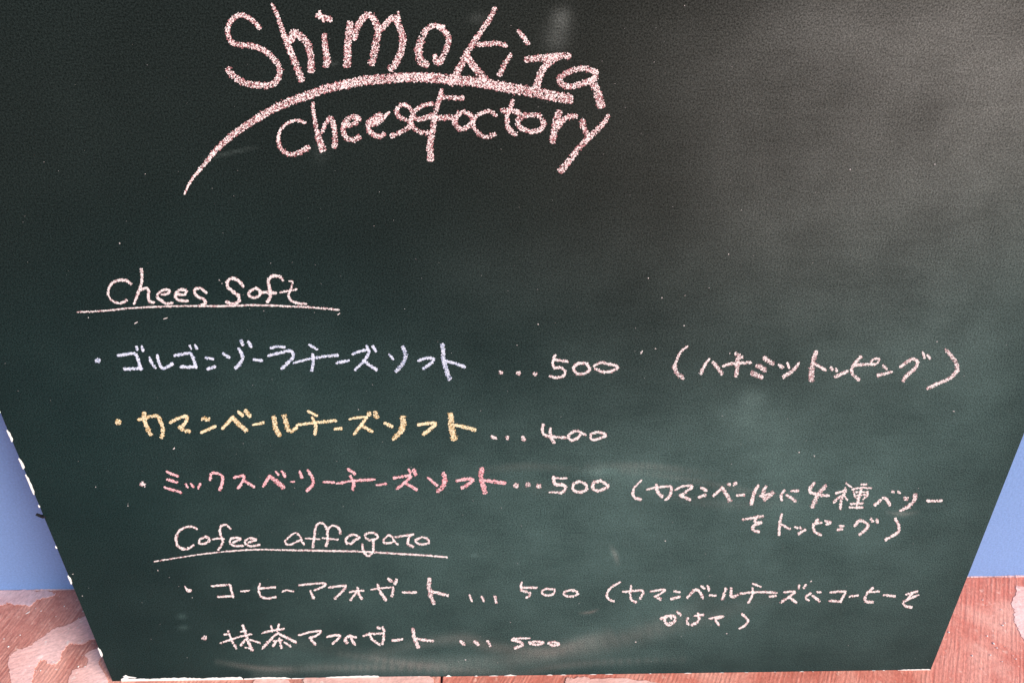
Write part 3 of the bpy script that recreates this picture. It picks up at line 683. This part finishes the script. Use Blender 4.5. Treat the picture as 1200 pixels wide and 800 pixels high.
write(CR['bb'], 'white', [
 (D_, '4', [(4.6, 3.6, (205, 95), (170, 148), (230, 175), (305, 182)), (5, 4.8, (285, 115), (232, 175), (190, 260))]),
 (L_, 'be', [(4, 3.4, (630, 248), (672, 213)), (3.6, 5, (690, 197), (712, 205), (735, 248)), (3.8, 3.8, (758, 155)), (3.2, 3.6, (795, 155), (808, 162))]),
 (L_, 'ri', [(5.4, 5.4, (850, 202)), (4.8, 4.6, (915, 175), (908, 215), (870, 258)), (4.4, 3, (870, 258), (808, 290))]),
 ('chalk_dash', 'dash', [(3.6, 3.4, (1000, 220), (1100, 218))]),
 (L_, 'small tsu', [(3, 3.4, (72, 402), (85, 412)), (2.8, 2.8, (102, 403), (110, 415)), (3.2, 3.8, (142, 422), (95, 450))]),
 (L_, 'pi', [(4, 3.8, (230, 350), (200, 390), (207, 435), (250, 457)), (3.2, 3.2, (215, 377), (255, 372)), (3.6, 3.8, (283, 360), (322, 370), (290, 382))]),
 (L_, 'n', [(3, 3.2, (385, 395), (410, 396)), (3.4, 3.8, (370, 420), (400, 416))]),
 (L_, 'gu', [(3.8, 4, (490, 395), (525, 357), (578, 380), (575, 410), (525, 455)), (4, 4, (603, 345), (615, 362)), (3.8, 3.8, (645, 350), (650, 372))]),
 (K_, 'closing', [(3.8, 3.8, (775, 345), (800, 400), (790, 442), (705, 492))]),
], 1.6, w_)
write((960, 560, 15), 'white', [
 (L_, 'kanji for kind', [(2.6, 2.4, (470, 88), (565, 158)), (3, 3.2, (285, 268), (380, 240), (470, 215)), (3, 4, (458, 175), (455, 235)), (3.4, 3.6, (440, 270), (392, 360), (370, 540)),
   (3, 3.6, (375, 310), (258, 420)), (2.4, 2.6, (440, 300), (488, 380)), (2.8, 2.8, (745, 108), (832, 106)), (2.6, 3, (580, 195), (740, 165), (910, 175)), (2.8, 3, (612, 240), (630, 320), (680, 365)),
   (2.8, 3, (845, 235), (850, 290), (770, 360)), (2.4, 2.4, (650, 245), (830, 240)), (2.4, 2.4, (670, 300), (840, 285)), (3.2, 3.6, (740, 190), (700, 330), (665, 450), (660, 520)), (2.8, 3, (555, 452), (768, 440)), (2.8, 3, (538, 514), (762, 514))]),
], 1.5, w_)
# heading 2
w_ = ' of the second heading'
write((190, 605, 9.231), 'white', [
 (L_, 'C', [(2.8, 3.8, (375, 130), (320, 108), (250, 115), (180, 160), (148, 230)), (3.8, 3.4, (148, 230), (165, 310), (230, 348), (290, 340), (338, 312))]),
 (L_, 'o', [(2.8, 3.6, (475, 218), (412, 245), (402, 285), (450, 292), (508, 260), (500, 228), (470, 218))]),
 (L_, 'f', [(2.4, 3.4, (740, 130), (690, 85), (640, 100), (622, 150)), (3.6, 3, (622, 150), (640, 220), (655, 280), (608, 358)), (2, 3, (545, 245), (610, 235), (670, 240))]),
 (L_, 'e', [(3, 3, (770, 275), (850, 242), (810, 226), (742, 240), (737, 285), (780, 314), (870, 314))]),
 (L_, 'e', [(3, 3, (930, 280), (1020, 250), (960, 232), (902, 260), (905, 300), (960, 318), (1052, 305))]),
], 1.6, w_)
write((320, 605, 12), 'white', [
 (L_, 'a', [(2.8, 2.2, (440, 392), (402, 345), (385, 280), (320, 228), (240, 272), (168, 340)), (2.6, 3, (168, 340), (190, 388), (250, 390), (330, 352), (400, 322))]),
 (L_, 'f', [(3.4, 2.6, (752, 172), (720, 112), (660, 88), (612, 120)), (3, 3.8, (612, 120), (590, 200), (580, 290), (570, 360), (560, 425)), (2.4, 1.8, (462, 305), (655, 316))]),
 (L_, 'f', [(3.6, 2.4, (948, 240), (930, 170), (852, 122), (792, 150)), (3, 4, (792, 150), (765, 220), (770, 290), (765, 350), (745, 408)), (2.4, 2.6, (700, 298), (910, 320))]),
], 1.6, w_)
write(CR['c5'], 'white', [
 (L_, 'o', [(2.8, 3.4, (118, 245), (70, 217), (15, 214), (-45, 258), (-38, 306), (20, 316), (48, 280), (105, 250))]),
 (L_, 'g', [(2.8, 3, (285, 265), (230, 273), (175, 235), (200, 197), (270, 187), (323, 220), (318, 255), (285, 272)), (3.2, 3.2, (275, 280), (275, 350), (270, 410), (230, 455), (182, 440), (152, 380), (142, 325))]),
 (L_, 'a', [(2.8, 3, (450, 217), (397, 270), (402, 303), (470, 308), (518, 280), (490, 232), (450, 217)), (2.8, 3, (510, 280), (560, 325))]),
 (L_, 't', [(2.8, 2.8, (535, 240), (640, 222), (740, 206)), (3, 3.4, (710, 215), (682, 270), (682, 323), (742, 350))]),
 (L_, 'o', [(3, 3.2, (840, 242), (772, 275), (802, 318), (870, 323), (928, 300), (900, 252), (840, 242))]),
], 1.6, w_)
write((170, 600, 3.333), 'white', [
 (U_, 'gently arched underline', [(1.0, 1.8, (35, 192), (120, 178), (220, 163), (320, 152)), (2.0, 2.5, (320, 152), (420, 145), (520, 146), (620, 148), (720, 150)), (2.5, 2.5, (720, 150), (820, 152), (920, 157), (1020, 163), (1100, 168), (1178, 175))])], 1.6, w_)
# row 4
w_ = ' of the fourth menu line'
write(CR['r4a'], 'white', [
 (B_, 'bullet', [(1.8, 3, (110, 145), (125, 165)), (4.4, 4.4, (128, 172), (155, 177))]),
 (L_, 'ko', [(2.8, 3.2, (322, 142), (400, 136), (460, 132), (475, 180), (490, 228)), (2.6, 2.8, (370, 225), (485, 221))]),
 ('chalk_dash', 'dash', [(2.2, 2.6, (548, 182), (612, 178))]),
 (L_, 'hi', [(3, 3.2, (700, 124), (688, 170), (706, 222), (760, 237), (820, 225)), (2.8, 3, (695, 160), (815, 151))]),
 ('chalk_dash', 'dash', [(2.4, 2.4, (875, 186), (905, 174), (960, 183))]),
 (L_, 'a', [(2.4, 3, 'r4c', (-136, 143), (-35, 132), (60, 127), (85, 138), (30, 168), (-10, 185)), (2.6, 3.8, (1092, 178), (1115, 236))]),
], 1.7, w_)
write(CR['r4c'], 'white', [
 (L_, 'fu', [(2.8, 3.4, (110, 162), (180, 151), (250, 152), (215, 197), (160, 255))]),
 (L_, 'small o', [(2.6, 2.8, (280, 198), (340, 189), (395, 186)), (3.4, 3.6, (345, 162), (357, 215), (380, 253)), (2.8, 3.2, (340, 197), (287, 266))]),
 (L_, 'ga', [(2, 2.8, (460, 178), (560, 165), (640, 161)), (3, 4.4, (640, 163), (640, 195), (630, 232)), (3.8, 4.2, (512, 140), (535, 200), (580, 266)), (4.2, 4.4, (602, 92), (628, 112)), (4.2, 4.2, (668, 97), (655, 130))]),
 ('chalk_dash', 'dash', [(2.6, 3.8, (720, 202), (830, 202))]),
 (L_, 'to', [(5, 5, (940, 92), (938, 150), (950, 230), (975, 290)), (3.8, 4, (960, 195), (1030, 212), (1093, 227))]),
], 1.55, w_)
dots((530, 665, 6.667), [(2.8, [(135, 212), (153, 258)]), (3.2, [(230, 225), (246, 258)]), (3.4, [(332, 222), (346, 270)])], 'white', ' before the fourth price')
w_ = ' of the fourth price'
write((530, 665, 6.667), 'white', [
 (D_, '5', [(3, 3.2, (542, 112), (536, 160), (552, 180), (600, 188), (610, 208), (580, 232)), (2.8, 3, (545, 153), (663, 155))]),
 (D_, '0', [(2.8, 3, (800, 167), (730, 165), (697, 190), (740, 213), (793, 202), (800, 175))]),
 (D_, '0', [(2.8, 3, (920, 172), (872, 190), (882, 215), (940, 223), (978, 200), (960, 178), (920, 172))]),
], 1.6, w_)
w_ = ' of the coffee note'
write((700, 670, 6), 'white', [
 (K_, 'opening', [(2.8, 3.2, (160, 70), (100, 105), (67, 150), (75, 185), (115, 205))]),
 (L_, 'ka', [(2.6, 3.4, (180, 138), (250, 130), (323, 132), (300, 185)), (3, 3.2, (237, 95), (231, 150), (240, 193), (272, 210))]),
 (L_, 'ma', [(2.6, 3.2, (375, 135), (473, 121), (440, 153), (402, 170)), (3, 3.8, (408, 170), (445, 190))]),
 (L_, 'n', [(2.8, 3, (540, 133), (578, 140)), (3.8, 3.6, (520, 188), (578, 172))]),
 (L_, 'be', [(3.6, 3.6, (632, 178), (680, 128), (712, 128), (743, 182)), (3.4, 3.4, (733, 98), (752, 115)), (3.6, 3.6, (776, 95), (786, 127))]),
 ('chalk_dash', 'dash', [(2.8, 2.8, (790, 162), (832, 165))]),
 (L_, 'ru', [(3.2, 4.4, (903, 115), (880, 190)), (4, 3.4, (940, 115), (942, 172), (987, 160))]),
 (L_, 'chi', [(2.6, 3, (1095, 80), (1148, 102)), (3, 3, (1008, 150), (1100, 140), (1200, 141), (1262, 146)), (2.8, 3.4, (1092, 110), (1090, 160), (1062, 214))]),
 (L_, 'ga', [(3.4, 4, (445, 326), (500, 308), (545, 312), (543, 345), (500, 370)), (4, 4, (478, 312), (472, 345), (500, 370)), (3, 3.4, (555, 276), (585, 298)), (2.6, 2.6, (515, 300), (520, 325))]),
 (L_, 'ke', [(3, 3.4, (637, 320), (630, 345), (640, 366)), (2.6, 3, (682, 306), (745, 298)), (3, 3.8, (708, 290), (713, 340), (665, 371))]),
 (L_, 'te', [(3, 3.4, (785, 325), (885, 311), (832, 333), (855, 370))]),
 (K_, 'closing', [(3.2, 3.2, (1015, 291), (1058, 335), (1045, 368), (1000, 395))]),
], 1.65, w_)
write(CR['d2'], 'white', [
 ('chalk_dash', 'dash', [(3, 3, (72, 172), (115, 165))]),
 (L_, 'zu', [(2.8, 3.2, (175, 140), (248, 137), (210, 172), (148, 214)), (3, 4, (205, 172), (258, 213)), (3, 3, (280, 93), (274, 112)), (3, 3, (325, 87), (311, 111))]),
 (L_, 'ni', [(2.6, 3.2, (360, 148), (331, 167), (327, 185), (346, 197)), (3.2, 4.2, (375, 167), (423, 203)), (2.4, 2.6, (400, 138), (432, 140))]),
 (L_, 'ko', [(2.8, 3.6, (500, 141), (600, 136), (590, 170), (570, 208)), (3.2, 3, (490, 200), (568, 205))]),
 ('chalk_dash', 'dash', [(3, 3, (635, 170), (690, 163))]),
 (L_, 'hi', [(2.8, 3.8, (797, 110), (747, 163), (747, 205), (800, 210)), (2.6, 3, (760, 139), (840, 135))]),
 ('chalk_dash', 'dash', [(2.8, 3.8, (872, 160), (953, 168))]),
 (L_, 'o', [(3, 3, (1032, 155), (1110, 135)), (2.8, 3, (1080, 145), (1042, 187), (1115, 160)), (3.2, 3.6, (1055, 185), (1010, 210), (1030, 238), (1066, 245))]),
], 1.65, w_)
# row 5
w_ = ' of the fifth menu line'
write(CR['r4a'], 'white', [
 (B_, 'bullet', [(5.8, 5.6, (255, 543), (270, 547))]),
 (L_, 'first kanji for matcha', [(2.6, 2.6, (420, 520), (465, 515)), (2.8, 3.2, (450, 492), (475, 560), (515, 628)), (2.6, 3.2, (390, 588), (450, 565), (525, 541)), (2.4, 2.6, (547, 497), (590, 491)),
   (3.2, 3.8, (565, 447), (580, 500), (600, 560), (638, 643)), (2.6, 2.8, (540, 535), (630, 516)), (3, 4.2, (580, 562), (550, 603)), (2.4, 3.2, (620, 560), (697, 585)), (2.2, 2.2, (580, 620), (625, 628))]),
 (L_, 'second kanji for matcha', [(2.8, 3, (715, 508), (800, 486), (885, 475)), (2.8, 3, (785, 452), (792, 495)), (3, 3.4, (847, 440), (830, 490)), (3, 3.8, (830, 512), (780, 560), (717, 628)),
   (3, 4, (840, 510), (910, 545), (978, 580)), (2.6, 2.6, (800, 572), (870, 562)), (3, 4, (850, 550), (865, 622)), (3.4, 4, (820, 582), (800, 608)), (2.6, 3.4, (890, 582), (938, 612))]),
 (L_, 'a', [(2.8, 3.4, (1000, 525), (1090, 501), (1172, 492), (1150, 520), (1095, 545)), (3, 3.6, (1087, 547), (1130, 598))]),
], 1.6, w_)
write(CR['r4c'], 'white', [
 (L_, 'fu', [(3, 3.8, (95, 570), (150, 556), (203, 560), (180, 590), (142, 623))]),
 (L_, 'small o', [(3.6, 4.2, (278, 562), (242, 590), (258, 618)), (3, 3.2, (275, 565), (335, 573)), (3.4, 3.8, (285, 557), (300, 595), (325, 633))]),
 (L_, 'ga', [(2.8, 3, (395, 562), (450, 545), (563, 541)), (3.2, 4, (563, 541), (560, 590), (550, 628)), (3.2, 3.4, (445, 540), (465, 590), (530, 633)), (4, 4, (515, 492), (530, 500)), (3.6, 3.8, (552, 490), (565, 520))]),
 ('chalk_dash', 'dash', [(3.4, 3.2, (635, 600), (715, 591))]),
 (L_, 'to', [(4.2, 4.8, (805, 502), (815, 580), (850, 656)), (3.2, 4, (830, 585), (968, 604))]),
], 1.6, w_)
dots((530, 665, 6.667), [(4.2, [(64, 572), (95, 598)]), (4.2, [(176, 574), (203, 598)]), (3.2, [(276, 570), (298, 612)])], 'white', ' before the fifth price')
w_ = ' of the fifth price'
write((530, 665, 6.667), 'white', [
 (D_, '5', [(2.2, 2.6, (605, 548), (540, 549), (478, 550)), (4, 3.6, (468, 560), (530, 578), (548, 600), (490, 625))]),
 (D_, '0', [(3, 3.2, (600, 582), (650, 573), (713, 582), (660, 598), (608, 590))]),
 (D_, '0', [(3, 3.4, (750, 587), (790, 578), (838, 595), (790, 606), (762, 596))]),
], 1.6, w_)
print('grains', TOTAL[0])

# stray specks of chalk over the board
g = Grains(); P, Rr = [], []
for x, y in ((104, 372), (159.5, 378.5), (194, 373), (397, 368), (260, 332), (257, 328), (309, 364), (606, 404), (751, 413), (752, 411.5), (204, 525), (112, 570), (150, 590), (150, 592), (226, 700), (768, 408), (855, 414), (546, 772),
             (745, 751), (852, 742), (936, 530), (954, 534), (1118, 482), (780, 633), (955, 225), (997, 199), (1095, 192), (170, 204), (140, 285), (802, 7), (832, 337), (776, 349), (803, 347), (801, 382), (854, 298), (760, 326), (1098, 400), (85, 672), (97, 698), (185, 668), (630, 380), (395, 540), (420, 480), (950, 681), (1135, 700)):
    for k in range(random.randint(1, 2)): P.append((x + random.gauss(0, .5), y + random.gauss(0, .4))); Rr.append(random.uniform(.35, .75))
for x, y, dx, dy in ((158, 379, 3, -1.6), (192, 373.6, 4, -1.4), (396, 368.5, 2.2, -1.6), (751, 414, 1.5, -2), (203, 526, 1.6, -1.6)):
    for k in range(6): P.append((x + dx * k / 5, y + dy * k / 5)); Rr.append(.6)
for k in range(230):
    P.append((random.uniform(5, 1195), random.uniform(3, 780))); Rr.append(random.uniform(.18, .36))
P = np.array(P); bu, _ = on_board_np(P); ok = (bu[:, 0] > UL + .004) & (bu[:, 0] < UR - .004) & (bu[:, 1] > VB + .004)
g.c.append(P[ok]); g.r.append(np.array(Rr)[ok]); g.h.append(np.full(ok.sum(), .0002)); g.m.append(np.full(ok.sum(), 1))
sp = g.build('chalk_specks', (CHALK['white'][0], CHALK['white'][1])); sp['kind'] = 'stuff'
